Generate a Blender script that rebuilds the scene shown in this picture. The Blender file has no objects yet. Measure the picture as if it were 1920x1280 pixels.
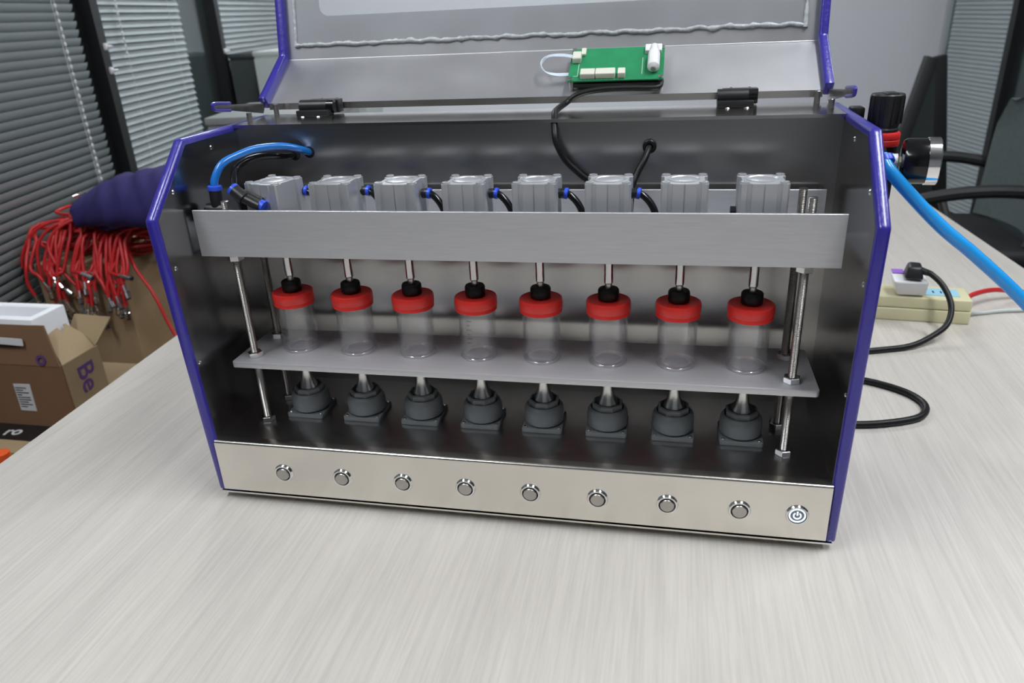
import bpy, bmesh, math, random
from mathutils import Vector, Matrix, noise
random.seed(7)
S = bpy.context.scene
COL = S.collection
PI = math.pi
W = 0.66            # inner width of the steel housing
TZ = -0.016         # table top
FZ = -0.762         # floor
CZ = 1.95           # ceiling

# ------------------------------------------------------------------ camera
def make_camera():
    yaw, pitch, roll, f = -0.2181, 0.4175, -0.0488, 1399.08
    fw = Vector((math.sin(yaw)*math.cos(pitch), math.cos(yaw)*math.cos(pitch), -math.sin(pitch)))
    rt = Vector((math.cos(yaw), -math.sin(yaw), 0)); up = rt.cross(fw)
    r2 = math.cos(roll)*rt + math.sin(roll)*up; u2 = -math.sin(roll)*rt + math.cos(roll)*up
    cd = bpy.data.cameras.new('camera'); cd.sensor_width = 22.3; cd.lens = f/1920*22.3
    cd.clip_start = 0.01; cd.clip_end = 50
    cd.dof.use_dof = True; cd.dof.focus_distance = 0.80; cd.dof.aperture_fstop = 4.5
    ob = bpy.data.objects.new('camera', cd); COL.objects.link(ob)
    m = Matrix((r2, u2, -fw)).transposed().to_4x4(); m.translation = Vector((0.4931, -0.6392, 0.4928))
    ob.matrix_world = m
    S.camera = ob
make_camera()

# ------------------------------------------------------------------ world, exposure, ceiling lamps' strength
wd = bpy.data.worlds.new('world'); S.world = wd; wd.use_nodes = True
wd.node_tree.nodes['Background'].inputs[0].default_value = (0.55, 0.62, 0.7, 1)
wd.node_tree.nodes['Background'].inputs[1].default_value = 0.3
S.view_settings.view_transform = 'Standard'; S.view_settings.look = 'None'
S.view_settings.exposure = 0.25; S.view_settings.gamma = 1.0; S.view_settings.use_curve_mapping = False
S.cycles.use_denoising = True
S.cycles.max_bounces = 10; S.cycles.transparent_max_bounces = 24
S.cycles.sample_clamp_indirect = 4.0
LAMP = 22.0

# ------------------------------------------------------------------ materials
MATS = {}
def mat(name, col=(.5, .5, .5), rough=.5, metal=0., coat=0., emit=None, estr=0., noise_amt=0., noise_scale=20., bump=0., bump_scale=200., stretch=(1, 1, 1), rvar=0., sheen=0., sub=0., coord='Object', spec=.5, rot=0., aniso=0.):
    m = bpy.data.materials.new(name); m.use_nodes = True; MATS[name] = m
    nt = m.node_tree; b = nt.nodes['Principled BSDF']
    b.inputs['Base Color'].default_value = (*col, 1); b.inputs['Roughness'].default_value = rough
    b.inputs['Metallic'].default_value = metal; b.inputs['Coat Weight'].default_value = coat
    b.inputs['Coat Roughness'].default_value = .1; b.inputs['Specular IOR Level'].default_value = spec
    if aniso:      # brushed sheet: highlights smear sideways
        b.inputs['Anisotropic'].default_value = aniso
        tg = nt.nodes.new('ShaderNodeCombineXYZ'); tg.inputs[0].default_value = 1.0
        nt.links.new(tg.outputs[0], b.inputs['Tangent'])
    if sheen: b.inputs['Sheen Weight'].default_value = sheen
    if sub:
        b.inputs['Subsurface Weight'].default_value = sub; b.inputs['Subsurface Radius'].default_value = (.01, .003, .002); b.inputs['Subsurface Scale'].default_value = .3
    if emit:
        b.inputs['Emission Color'].default_value = (*emit, 1); b.inputs['Emission Strength'].default_value = estr
    if noise_amt or bump or rvar:
        tc = nt.nodes.new('ShaderNodeTexCoord'); mp = nt.nodes.new('ShaderNodeMapping')
        mp.inputs['Scale'].default_value = stretch; mp.inputs['Rotation'].default_value = (0, 0, rot)
        nt.links.new(tc.outputs[coord], mp.inputs[0])
    if noise_amt:
        n = nt.nodes.new('ShaderNodeTexNoise'); n.inputs['Scale'].default_value = noise_scale; n.inputs['Detail'].default_value = 6
        nt.links.new(mp.outputs[0], n.inputs['Vector'])
        r = nt.nodes.new('ShaderNodeMapRange'); r.inputs[1].default_value = .25; r.inputs[2].default_value = .75
        r.inputs[3].default_value = 1-noise_amt; r.inputs[4].default_value = 1+noise_amt
        nt.links.new(n.outputs[0], r.inputs[0])
        mx = nt.nodes.new('ShaderNodeMix'); mx.data_type = 'RGBA'; mx.blend_type = 'MULTIPLY'; mx.inputs[0].default_value = 1
        mx.inputs[6].default_value = (*col, 1); nt.links.new(r.outputs[0], mx.inputs[7]); nt.links.new(mx.outputs[2], b.inputs['Base Color'])
    if rvar:
        n = nt.nodes.new('ShaderNodeTexNoise'); n.inputs['Scale'].default_value = 14; n.inputs['Detail'].default_value = 2
        nt.links.new(tc.outputs[coord], n.inputs['Vector'])
        r = nt.nodes.new('ShaderNodeMapRange'); r.inputs[1].default_value = .3; r.inputs[2].default_value = .7
        r.inputs[3].default_value = rough-rvar; r.inputs[4].default_value = rough+rvar
        nt.links.new(n.outputs[0], r.inputs[0]); nt.links.new(r.outputs[0], b.inputs['Roughness'])
    if bump:
        n = nt.nodes.new('ShaderNodeTexNoise'); n.inputs['Scale'].default_value = bump_scale; n.inputs['Detail'].default_value = 3
        nt.links.new(mp.outputs[0], n.inputs['Vector'])
        bp = nt.nodes.new('ShaderNodeBump'); bp.inputs['Strength'].default_value = bump; bp.inputs['Distance'].default_value = .001
        nt.links.new(n.outputs[0], bp.inputs['Height']); nt.links.new(bp.outputs[0], b.inputs['Normal'])
    return m

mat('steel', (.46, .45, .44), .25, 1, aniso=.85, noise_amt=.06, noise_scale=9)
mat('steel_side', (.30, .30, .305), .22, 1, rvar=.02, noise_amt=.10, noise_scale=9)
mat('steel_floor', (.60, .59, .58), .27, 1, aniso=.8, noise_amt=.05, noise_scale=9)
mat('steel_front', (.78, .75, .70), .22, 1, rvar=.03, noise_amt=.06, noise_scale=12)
mat('steel_lid', (.50, .50, .52), .50, 1, rvar=.05, noise_amt=.10, noise_scale=10)
mat('steel_top', (.62, .60, .57), .16, 1, rvar=.03)
mat('aluminium', (.62, .62, .65), .46, .65, noise_amt=.05, noise_scale=30, bump=.06, bump_scale=120, stretch=(1, 20, 20))
mat('cyl_alu', (.62, .63, .66), .38, .7)
mat('chrome', (.80, .80, .81), .12, 1)
mat('rod_steel', (.55, .55, .56), .16, 1)
mat('zinc', (.46, .44, .42), .30, 1)
mat('horn_metal', (.78, .77, .75), .25, 1, bump=.1, bump_scale=80, stretch=(20, 20, 1))
mat('purple', (.030, .022, .30), .33, 0, coat=.5, bump=.5, bump_scale=260)
mat('red_cap', (.70, .032, .026), .32, 0, sub=.15)
mat('black_rubber', (.006, .006, .0065), .42, 0, spec=.35)
mat('black_plastic', (.014, .014, .015), .38, 0)
mat('black_gloss', (.006, .006, .007), .16, 0)
mat('grey_plastic', (.145, .158, .168), .48, 0)
mat('blue_tube', (.012, .17, .58), .25, 0, coat=.4)
mat('hose_blue', (.018, .34, .84), .28, 0, coat=.3)
mat('collar_blue', (.03, .09, .68), .35, 0)
mat('pcb', (.02, .25, .10), .35, 0, noise_amt=.12, noise_scale=60)
mat('white_plastic', (.78, .78, .80), .35, 0)
mat('cream_connector', (.72, .71, .62), .45, 0)
mat('cream', (.66, .62, .40), .42, 0)
mat('white_wire', (.70, .78, .88), .4, 0)
mat('glue', (.50, .52, .54), .28, 0, noise_amt=.25, noise_scale=260)
mat('lit', (.9, .95, 1), .4, 0, emit=(.70, .88, 1), estr=.9)
mat('btn_grey', (.20, .22, .26), .5, .3)
mat('red_cord', (.52, .016, .020), .42, 0)
mat('cloth_purple', (.020, .014, .105), .9, 0)
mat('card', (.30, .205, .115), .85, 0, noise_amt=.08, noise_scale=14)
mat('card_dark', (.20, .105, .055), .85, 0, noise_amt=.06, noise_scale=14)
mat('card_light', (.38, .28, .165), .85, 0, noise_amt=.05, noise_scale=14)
mat('foam', (.80, .81, .85), .8, 0, bump=.15, bump_scale=260)
mat('print_purple', (.10, .04, .16), .7, 0)
mat('tape_black', (.012, .012, .013), .35, 0)
mat('paper', (.62, .62, .64), .7, 0)
mat('ink', (.06, .06, .07), .7, 0)
mat('orange', (.75, .10, .02), .5, 0)
mat('slat', (.36, .41, .42), .38, 0, spec=.6)
mat('mullion', (.010, .011, .012), .4, 0)
mat('wall_white', (.78, .79, .84), .8, 0)
mat('wall_grey', (.55, .56, .58), .8, 0)
mat('ceiling_white', (.72, .73, .74), .9, 0)
mat('carpet', (.06, .062, .068), .95, 0, noise_amt=.2, noise_scale=90)
mat('cab_white', (.52, .56, .55), .5, 0)
mat('cab_grey', (.27, .28, .285), .5, 0)
mat('cab_dark', (.05, .06, .062), .5, 0)
mat('chair_grey', (.085, .105, .105), .85, 0, noise_amt=.1, noise_scale=60)
mat('chair_black', (.010, .010, .011), .6, 0)
mat('lamp', (1, 1, 1), .5, 0, emit=(.95, .98, 1.0), estr=LAMP)
mat('lamp_frame', (.7, .7, .7), .5, 0)
mat('hole', (.004, .004, .004), .9, 0)
mat('red_ring', (.62, .02, .02), .4, 0)
mat('dark_glass', (.05, .06, .065), .08, 0)
mat('sticker_purple', (.28, .12, .55), .5, 0)
mat('sticker_blue', (.30, .55, .70), .5, 0)

def thin_clear(name, tint, haze, rough=.06, ior=1.33):
    m = bpy.data.materials.new(name); m.use_nodes = True; MATS[name] = m
    nt = m.node_tree; nt.nodes.clear()
    out = nt.nodes.new('ShaderNodeOutputMaterial'); tr = nt.nodes.new('ShaderNodeBsdfTransparent'); gl = nt.nodes.new('ShaderNodeBsdfGlossy')
    df = nt.nodes.new('ShaderNodeBsdfDiffuse'); df.inputs[0].default_value = (.8, .8, .82, 1)
    tr.inputs[0].default_value = (*tint, 1); gl.inputs['Roughness'].default_value = rough; gl.inputs[0].default_value = (1, 1, 1, 1)
    fr = nt.nodes.new('ShaderNodeFresnel'); ge = nt.nodes.new('ShaderNodeNewGeometry'); io = nt.nodes.new('ShaderNodeMapRange')
    io.inputs[3].default_value = ior; io.inputs[4].default_value = 1/ior     # same mirror strength on both faces of the thin wall
    nt.links.new(ge.outputs['Backfacing'], io.inputs[0]); nt.links.new(io.outputs[0], fr.inputs[0])
    m1 = nt.nodes.new('ShaderNodeMixShader'); m2 = nt.nodes.new('ShaderNodeMixShader')
    m1.inputs[0].default_value = haze; nt.links.new(tr.outputs[0], m1.inputs[1]); nt.links.new(df.outputs[0], m1.inputs[2])
    nt.links.new(fr.outputs[0], m2.inputs[0]); nt.links.new(m1.outputs[0], m2.inputs[1]); nt.links.new(gl.outputs[0], m2.inputs[2])
    nt.links.new(m2.outputs[0], out.inputs[0])
    return m
thin_clear('jar_clear', (.985, .985, .99), .008, .03, 1.6)
thin_clear('jar_base', (.93, .93, .94), .10, .08, 2.4)
thin_clear('jar_frost', (.98, .98, .985), .035, .08, 1.6)
thin_clear('acrylic', (.93, .94, .95), .12)
thin_clear('pane', (.88, .93, .93), .01, .02)

def table_mat():
    m = bpy.data.materials.new('table_laminate'); m.use_nodes = True; MATS['table'] = m
    nt = m.node_tree; b = nt.nodes['Principled BSDF']
    tc = nt.nodes.new('ShaderNodeTexCoord')
    def layer(scale, stretch, lo, hi, a, bb):
        mp = nt.nodes.new('ShaderNodeMapping'); mp.inputs['Rotation'].default_value = (0, 0, -.054); mp.inputs['Scale'].default_value = stretch
        nt.links.new(tc.outputs['Object'], mp.inputs[0])
        n = nt.nodes.new('ShaderNodeTexNoise'); n.inputs['Scale'].default_value = scale; n.inputs['Detail'].default_value = 5; n.inputs['Roughness'].default_value = .65
        nt.links.new(mp.outputs[0], n.inputs['Vector'])
        r = nt.nodes.new('ShaderNodeMapRange'); r.inputs[1].default_value = lo; r.inputs[2].default_value = hi; r.inputs[3].default_value = a; r.inputs[4].default_value = bb
        nt.links.new(n.outputs[0], r.inputs[0]); return r.outputs[0]
    g1 = layer(1, (300, 9, 1), .32, .60, .86, 1.0)
    g2 = layer(1, (45, 2.2, 1), .3, .7, .93, 1.04)
    g3 = layer(1, (3, 2, 1), .3, .7, .97, 1.02)
    def mul(x, y):
        k = nt.nodes.new('ShaderNodeMath'); k.operation = 'MULTIPLY'; nt.links.new(x, k.inputs[0]); nt.links.new(y, k.inputs[1]); return k.outputs[0]
    g = mul(mul(g1, g2), g3)
    mx = nt.nodes.new('ShaderNodeMix'); mx.data_type = 'RGBA'; mx.blend_type = 'MULTIPLY'; mx.inputs[0].default_value = 1
    mx.inputs[6].default_value = (.60, .565, .525, 1); nt.links.new(g, mx.inputs[7]); nt.links.new(mx.outputs[2], b.inputs['Base Color'])
    b.inputs['Roughness'].default_value = .36; b.inputs['Specular IOR Level'].default_value = .4
    bp = nt.nodes.new('ShaderNodeBump'); bp.inputs['Strength'].default_value = .12; bp.inputs['Distance'].default_value = .0005
    nt.links.new(g1, bp.inputs['Height']); nt.links.new(bp.outputs[0], b.inputs['Normal'])
table_mat()

# ------------------------------------------------------------------ mesh builder (world coordinates in, one object out)
def wloc(o):
    v = Vector((0, 0, 0))
    while o is not None: v += o.location; o = o.parent
    return v
class MB:
    def __init__(s): s.bm = bmesh.new()
    def face(s, pts):
        return s.bm.faces.new([s.bm.verts.new(p) for p in pts])
    def poly(s, vs, fs):
        v = [s.bm.verts.new(p) for p in vs]
        for f in fs: s.bm.faces.new([v[i] for i in f])
        return s
    def hexa(s, p):   # 8 points: bottom 4 ccw, top 4 ccw
        return s.poly(p, [(3, 2, 1, 0), (4, 5, 6, 7), (0, 1, 5, 4), (1, 2, 6, 5), (2, 3, 7, 6), (3, 0, 4, 7)])
    def box(s, a, b):
        (x0, y0, z0), (x1, y1, z1) = a, b
        return s.hexa([(x0, y0, z0), (x1, y0, z0), (x1, y1, z0), (x0, y1, z0), (x0, y0, z1), (x1, y0, z1), (x1, y1, z1), (x0, y1, z1)])
    def obox(s, c, ex, ey, ez):   # oriented by half vectors
        c, ex, ey, ez = Vector(c), Vector(ex), Vector(ey), Vector(ez)
        return s.hexa([c-ex-ey-ez, c+ex-ey-ez, c+ex+ey-ez, c-ex+ey-ez, c-ex-ey+ez, c+ex-ey+ez, c+ex+ey+ez, c-ex+ey+ez])
    def prism(s, poly, axis, a, b):   # poly of the other two coordinates in cyclic order y,z / x,z / x,y
        def P(q, h): return {'x': (h, q[0], q[1]), 'y': (q[0], h, q[1]), 'z': (q[0], q[1], h)}[axis]
        n = len(poly)
        v0 = [s.bm.verts.new(P(q, a)) for q in poly]; v1 = [s.bm.verts.new(P(q, b)) for q in poly]
        s.bm.faces.new(v0[::-1]); s.bm.faces.new(v1)
        for i in range(n): j = (i+1) % n; s.bm.faces.new([v0[i], v0[j], v1[j], v1[i]])
        return s
    def lathe(s, prof, o=(0, 0, 0), ax=(0, 0, 1), n=24, rot=0., closed=False):
        o = Vector(o); ax = Vector(ax).normalized()
        t = Vector((1, 0, 0)) if abs(ax.x) < .9 else Vector((0, 1, 0))
        u = (t - ax*t.dot(ax)).normalized(); w = ax.cross(u)
        rings = []
        for r, h in prof:
            if r < 1e-7: rings.append([s.bm.verts.new(o+ax*h)])
            else: rings.append([s.bm.verts.new(o+ax*h+(u*math.cos(rot+2*PI*i/n)+w*math.sin(rot+2*PI*i/n))*r) for i in range(n)])
        seq = list(zip(rings, rings[1:]))
        if closed: seq.append((rings[-1], rings[0]))
        for a, b in seq:
            for i in range(n):
                j = (i+1) % n
                if len(a) == 1 and len(b) == 1: continue
                if len(a) == 1: s.bm.faces.new([a[0], b[j], b[i]])
                elif len(b) == 1: s.bm.faces.new([a[i], a[j], b[0]])
                else: s.bm.faces.new([a[i], a[j], b[j], b[i]])
        return s
    def cyl(s, p0, p1, r, r1=None, n=16):
        p0, p1 = Vector(p0), Vector(p1); L = (p1-p0).length; r1 = r if r1 is None else r1
        return s.lathe([(0, 0), (r, 0), (r1, L), (0, L)], p0, p1-p0, n)
    def tube(s, pts, r, n=10, per=6, rf=None):
        P = [Vector(p) for p in pts]
        Q = []
        if per > 1 and len(P) > 2:
            E_ = [P[0]*2-P[1]] + P + [P[-1]*2-P[-2]]
            for i in range(1, len(E_)-2):
                a, b, c, d = E_[i-1:i+3]
                for k in range(per):
                    t = k/per
                    Q.append(.5*((2*b)+(c-a)*t+(2*a-5*b+4*c-d)*t*t+(3*b-a-3*c+d)*t*t*t))
            Q.append(P[-1])
        else: Q = P
        prev = None; rings = []
        for i, q in enumerate(Q):
            d = (Q[min(i+1, len(Q)-1)]-Q[max(i-1, 0)]).normalized()
            if prev is None:
                t = Vector((0, 0, 1)) if abs(d.z) < .9 else Vector((1, 0, 0)); u = (t-d*t.dot(d)).normalized()
            else: u = (prev-d*prev.dot(d)).normalized()
            prev = u; w = d.cross(u); rr = r*(rf(i/(len(Q)-1)) if rf else 1)
            rings.append([s.bm.verts.new(q+(u*math.cos(2*PI*k/n)+w*math.sin(2*PI*k/n))*rr) for k in range(n)])
        for a, b in zip(rings, rings[1:]):
            for k in range(n): j = (k+1) % n; s.bm.faces.new([a[k], a[j], b[j], b[k]])
        s.bm.faces.new(rings[0][::-1]); s.bm.faces.new(rings[-1])
        return s
    def bevel(s, w, seg=2, ang=30):
        bmesh.ops.recalc_face_normals(s.bm, faces=s.bm.faces)
        es = [e for e in s.bm.edges if len(e.link_faces) == 2 and e.calc_face_angle() > math.radians(ang)]
        bmesh.ops.bevel(s.bm, geom=es, offset=w, segments=seg, profile=.5, affect='EDGES', clamp_overlap=True)
        return s
    def rot(s, c, ang, axis='Z'):
        bmesh.ops.rotate(s.bm, verts=s.bm.verts, cent=Vector(c), matrix=Matrix.Rotation(ang, 3, axis)); return s
    def build(s, name, m, parent=None, smooth=35, mesh_only=False):
        bmesh.ops.recalc_face_normals(s.bm, faces=s.bm.faces)
        off = wloc(parent)
        bmesh.ops.translate(s.bm, verts=s.bm.verts, vec=-off)
        me = bpy.data.meshes.new(name); s.bm.to_mesh(me); s.bm.free()
        if smooth:
            me.shade_smooth(); me.set_sharp_from_angle(angle=math.radians(smooth))
        me.materials.append(MATS[m])
        o = bpy.data.objects.new(name, me); COL.objects.link(o); o.parent = parent
        return o
def thing(name, label, cat, loc=(0, 0, 0), group=None):
    o = bpy.data.objects.new(name, None); COL.objects.link(o); o.location = loc; o.empty_display_size = .02
    return tag(o, label, cat, group)
def tag(o, label, cat, group=None):
    o['label'] = label; o['category'] = cat
    if group: o['group'] = group
    return o
def struct(o, label=None):
    o['kind'] = 'structure'
    if label: o['label'] = label
    return o
def dup_tree(o, parent=None, delta=None):
    c = o.copy(); COL.objects.link(c); c.parent = parent
    if delta is not None: c.location = o.location + Vector(delta)
    for ch in list(o.children): dup_tree(ch, c)
    return c
def text_mesh(mb, txt, size, origin, ex, ey, depth=.0004):
    cu = bpy.data.curves.new('lettering', 'FONT'); cu.body = txt; cu.size = size; cu.extrude = depth; cu.offset = size*.012
    o = bpy.data.objects.new('lettering', cu); COL.objects.link(o)
    dg = bpy.context.evaluated_depsgraph_get(); me = bpy.data.meshes.new_from_object(o.evaluated_get(dg))
    ex, ey = Vector(ex).normalized(), Vector(ey).normalized(); ez = ex.cross(ey); og = Vector(origin)
    vs = [mb.bm.verts.new(og+ex*v.co.x+ey*v.co.y+ez*v.co.z) for v in me.vertices]
    for p in me.polygons:
        try: mb.bm.faces.new([vs[i] for i in p.vertices])
        except ValueError: pass
    bpy.data.objects.remove(o); bpy.data.curves.remove(cu); bpy.data.meshes.remove(me)

# ------------------------------------------------------------------ room (rotated 11 degrees against the machine)
AR = math.radians(11)
DW = Vector((-math.sin(AR), math.cos(AR), 0)); NW = Vector((math.cos(AR), math.sin(AR), 0)); P0 = Vector((-1.142, .953, 0))
def rm(s, l, z): return P0 + DW*s + NW*l + Vector((0, 0, z))
def rbox(mb, s0, s1, l0, l1, z0, z1):
    return mb.hexa([rm(s0, l0, z0), rm(s0, l1, z0), rm(s1, l1, z0), rm(s1, l0, z0), rm(s0, l0, z1), rm(s0, l1, z1), rm(s1, l1, z1), rm(s1, l0, z1)])
SB, SF, LR = 3.0, -5.0, 3.83      # back wall, wall behind the camera, right wall
struct(rbox(MB(), SF-.1, SB+.1, -.12, LR+.12, FZ-.1, FZ).build('floor', 'carpet', smooth=0))
struct(rbox(MB(), SF-.1, SB+.1, -.12, LR+.12, CZ, CZ+.1).build('ceiling', 'ceiling_white', smooth=0))
struct(rbox(MB(), SB, SB+.1, -.12, LR+.12, FZ, CZ).build('wall_back', 'wall_white', smooth=0))
struct(rbox(MB(), SF-.1, SF, -.12, LR+.12, FZ, CZ).build('wall_front', 'wall_grey', smooth=0))
wl = struct(rbox(MB(), SF, SB, -.12, -.06, FZ, CZ).build('wall_left', 'cab_dark', smooth=0))
wr = struct(rbox(MB(), SF, SB, LR+.06, LR+.12, FZ, CZ).build('wall_right', 'cab_dark', smooth=0))

def bay(name, wall_l, side, s0, s1, b0, b1, label, zlo=-.70, ztop=1.80, pitch=.0228, chain=None, blabel=''):
    # a glazed bay: black frame, pane; its blind hangs behind the pane
    inn = side                                  # +1: room lies towards +l
    t = struct(rbox(MB(), s0, s0+.045, wall_l-.02, wall_l+.02, FZ, CZ).build(name, 'mullion', smooth=0), label)
    rbox(MB(), s0+.045, s1, wall_l-.02, wall_l+.02, FZ, FZ+.05).build('window_frame', 'mullion', t, 0)
    rbox(MB(), s0+.045, s1, wall_l-.02, wall_l+.02, CZ-.05, CZ).build('window_frame', 'mullion', t, 0)
    rbox(MB(), s0+.045, s1, wall_l-inn*.024, wall_l-inn*.020, FZ+.05, CZ-.05).build('pane', 'pane', t, 0)
    return t
def blind(wall_l, side, b0, b1, label, z0, z1, pitch, chain=None, deg=68, group='venetian blinds in the glass partitions'):
    lc = wall_l+side*.002
    root = thing('venetian_blind', label, 'blind', rm((b0+b1)/2, lc, z0), group)
    rbox(MB(), b0, b1, lc-.014, lc+.014, z1, z1+.03).build('head_rail', 'slat', root, 0)
    # one curved slat, tilted nearly closed, shared by all
    mb = MB(); w = .0128; tilt = math.radians(deg)*side; n = 5; row = []
    for k in range(n):
        q = -1+2*k/(n-1); a = q*w; c = .0022*(1-q*q)
        dl = a*math.cos(tilt)-c*math.sin(tilt); dz = a*math.sin(tilt)+c*math.cos(tilt)
        row.append((dl*1.0, -dz))
    for (l0, za), (l1, zb) in zip(row, row[1:]):
        mb.face([rm(b0, lc+l0, z0+za), rm(b1, lc+l0, z0+za), rm(b1, lc+l1, z0+zb), rm(b0, lc+l1, z0+zb)])
    bmesh.ops.remove_doubles(mb.bm, verts=mb.bm.verts, dist=1e-5)
    bmesh.ops.solidify(mb.bm, geom=mb.bm.faces[:], thickness=.0006)
    sl = mb.build('slat', 'slat', root, 60)
    k = 1
    while z0+k*pitch < z1-.01:
        c = sl.copy(); COL.objects.link(c); c.location = sl.location+Vector((0, 0, k*pitch)); k += 1
    if chain:
        cs, cz = chain
        mb = MB(); z = cz
        while z < z1:
            mb.lathe([(0, -.0060), (.0038, -.0035), (.0038, .0035), (0, .0060)], rm(cs, lc+side*.017, z), (0, 0, 1), 6); z += .0200
        mb.cyl(rm(cs, lc+side*.017, cz), rm(cs, lc+side*.017, z1), .0008, n=5)
        mb.build('bead_chain', 'white_plastic', root)
        for q in (b0+.12, b1-.12):
            MB().cyl(rm(q, lc+side*.0145, z0), rm(q, lc+side*.0145, z1), .0008, n=5).build('ladder_cord', 'white_plastic', root)
    return root
bay('window_1', 0, 1, -1.50, -.46, 0, 0, 'glass bay with black frame nearest the camera')
bay('window_2', 0, 1, -.46, .575, 0, 0, 'glass bay beside the purple cloth, black framed')
bay('window_3', 0, 1, .575, 1.585, 0, 0, 'bright glass bay left of the steel machine')
bay('window_4', 0, 1, 1.585, 2.95, 0, 0, 'far dim glass bay behind the open lid')
blind(0, 1, -1.44, -.52, 'venetian blind in the glass bay nearest the camera, left of the photo', -.70, .95, .0228, deg=-62)
blind(0, 1, -.40, .50, 'dark venetian blind at the left edge of the photo', -.70, .95, .0228, (.39, .02), deg=-62)
blind(0, 1, .625, 1.25, 'bright venetian blind just left of the raised steel lid', -.70, .95, .0228, (.735, .42))
blind(0, 1, 1.64, 2.55, 'dim far venetian blind seen beside the lid above the white cabinet', -.10, .95, .0228)
for (s, z, ln) in ((.612, .445, 0), (.608, .385, 0), (1.60, .385, 0)):
    pass
bay('window_5', LR, -1, 2.24, 2.96, 0, 0, 'glass bay in the right corner behind the office chair')
bay('window_6', LR, -1, 1.1, 2.24, 0, 0, 'glass bay at the right edge behind the grey office chair')
blind(LR, -1, 2.29, 2.86, 'grey venetian blind in the right corner beside the white wall', -.70, .95, .0228)
def latch(s, z, label):
    t = thing('window_latch', label, 'latch', rm(s, .02, z-.02), 'white window latches')
    MB().obox(rm(s, .024, z), DW*.008, NW*.005, (0, 0, .010)).bevel(.003).build('plate', 'white_plastic', t)
    MB().cyl(rm(s, .030, z), rm(s+.008, .040, z), .0045, n=10).build('knob', 'white_plastic', t)
latch(.600, .445, 'small white latch, upper of two on the nearest black mullion')
latch(.600, .375, 'small white latch, lower of two on the nearest black mullion')
latch(1.605, .385, 'small white latch on the black mullion near the lid')

# ceiling lamps
def lamp(s, l, n):
    t = thing('ceiling_light', 'long white fluorescent panel set in the office ceiling', 'light', rm(s, l, CZ-.02), 'ceiling light panels')
    rbox(MB(), s-.62, s+.62, l-.16, l+.16, CZ-.018, CZ-.001).build('frame', 'lamp_frame', t, 0)
    rbox(MB(), s-.60, s+.60, l-.14, l+.14, CZ-.022, CZ-.0185).build('diffuser', 'lamp', t, 0)
for s, l in ((-1.75, 2.0), (-1.9, .25), (-.95, 3.2), (1.3, .55), (1.65, 1.9)):
    lamp(s, l, 0)

# ------------------------------------------------------------------ table
def table():
    t = thing('table', 'large pale wood-grain laminate table carrying the machine', 'table', (.4, .5, FZ))
    xl = lambda y: -.3455-.0525*(y-.0338)
    xr = lambda y: 1.1443-.0535*(y-1.6696)
    y0, y1 = -1.0, 1.78
    pts = [(xl(y0), y0), (xr(y0), y0), (xr(y1), y1), (xl(y1), y1)]
    MB().prism(pts, 'z', TZ-.028, TZ).bevel(.0015, 2).build('table_top', 'table', t)
    for (x, y) in ((-.2, -.85), (1.15, -.85), (-.3, 1.6), (1.02, 1.6)):
        MB().box((x-.03, y-.03, FZ), (x+.03, y+.03, TZ-.028)).bevel(.004).build('leg', 'cab_grey', t)
table()

# ------------------------------------------------------------------ the machine
M = thing('ultrasonic_machine', 'open steel machine with purple edged side panels on the table', 'machine', (W/2, .12, TZ))
PROF = [(.005, -.006), (.0015, .060), (-.0105, .320), (.0625, .387), (.252, .387), (.252, -.006)]
def inset(poly, d):   # shrink a convex ccw/cw polygon
    n = len(poly); cx = sum(p[0] for p in poly)/n; cy = sum(p[1] for p in poly)/n; out = []
    for i in range(n):
        p, a, b = Vector(poly[i]), Vector(poly[i-1]), Vector(poly[(i+1) % n])
        e1 = (p-a).normalized(); e2 = (b-p).normalized()
        n1 = Vector((-e1.y, e1.x)); n2 = Vector((-e2.y, e2.x))
        if n1.dot(Vector((cx, cy))-p) < 0: n1 = -n1; n2 = -n2
        k = (n1+n2); k = k/(1+n1.dot(n2)); q = p+k*d; out.append((q.x, q.y))
    return out
for sgn, xa, xb in ((-1, -.0095, .0012), (1, W-.0012, W+.0095)):
    o = MB().prism(PROF, 'x', xa, xb).bevel(.0034, 3, 12).build('side_panel', 'purple', M, 40)
    xi = .0012 if sgn < 0 else W-.0012
    lin = [(.0075, .064), (-.0035, .318), (.0650, .3805), (.166, .3805), (.166, .064)]
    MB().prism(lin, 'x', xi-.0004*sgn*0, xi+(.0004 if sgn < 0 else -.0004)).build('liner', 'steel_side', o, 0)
    xs = xi+(.0004 if sgn < 0 else -.0004)
    for (y, z) in ((.1095, .3705), (.0292, .3397), (.006, .2662), (.0085, .1586)):
        MB().lathe([(0, .0012), (.0018, .0009), (.0026, 0)], (xs, y, z), (-sgn, 0, 0), 10).build('rivet', 'chrome', o)
# front panel bent into the floor
def arc(cy, cz, r, a0, a1, n): return [(cy+r*math.cos(a0+(a1-a0)*i/n), cz+r*math.sin(a0+(a1-a0)*i/n)) for i in range(n+1)]
H = .0641
outer = [(0, 0)] + arc(.0030, H-.0030, .0030, PI, PI/2, 6) + [(.012, H)]
inner = [(.012, H-.0012)] + arc(.0030, H-.0030, .0018, PI/2, PI, 6) + [(.0012, 0)]
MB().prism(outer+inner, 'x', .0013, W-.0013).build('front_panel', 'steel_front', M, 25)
MB().box((.0013, .012, H-.0012), (W-.0013, .167, H)).build('base_plate', 'steel_floor', M, 0)
MB().box((-.006, .004, -.0075), (W+.006, .252, -.0055)).build('bottom_plate', 'steel_front', M, 0)
for x in (.04, W-.04):
    for y in (.045, .22):
        MB().lathe([(0, 0), (.012, 0), (.014, .0085), (0, .0085)], (x, y, TZ), (0, 0, 1), 18).build('rubber_foot', 'black_rubber', M)
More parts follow.
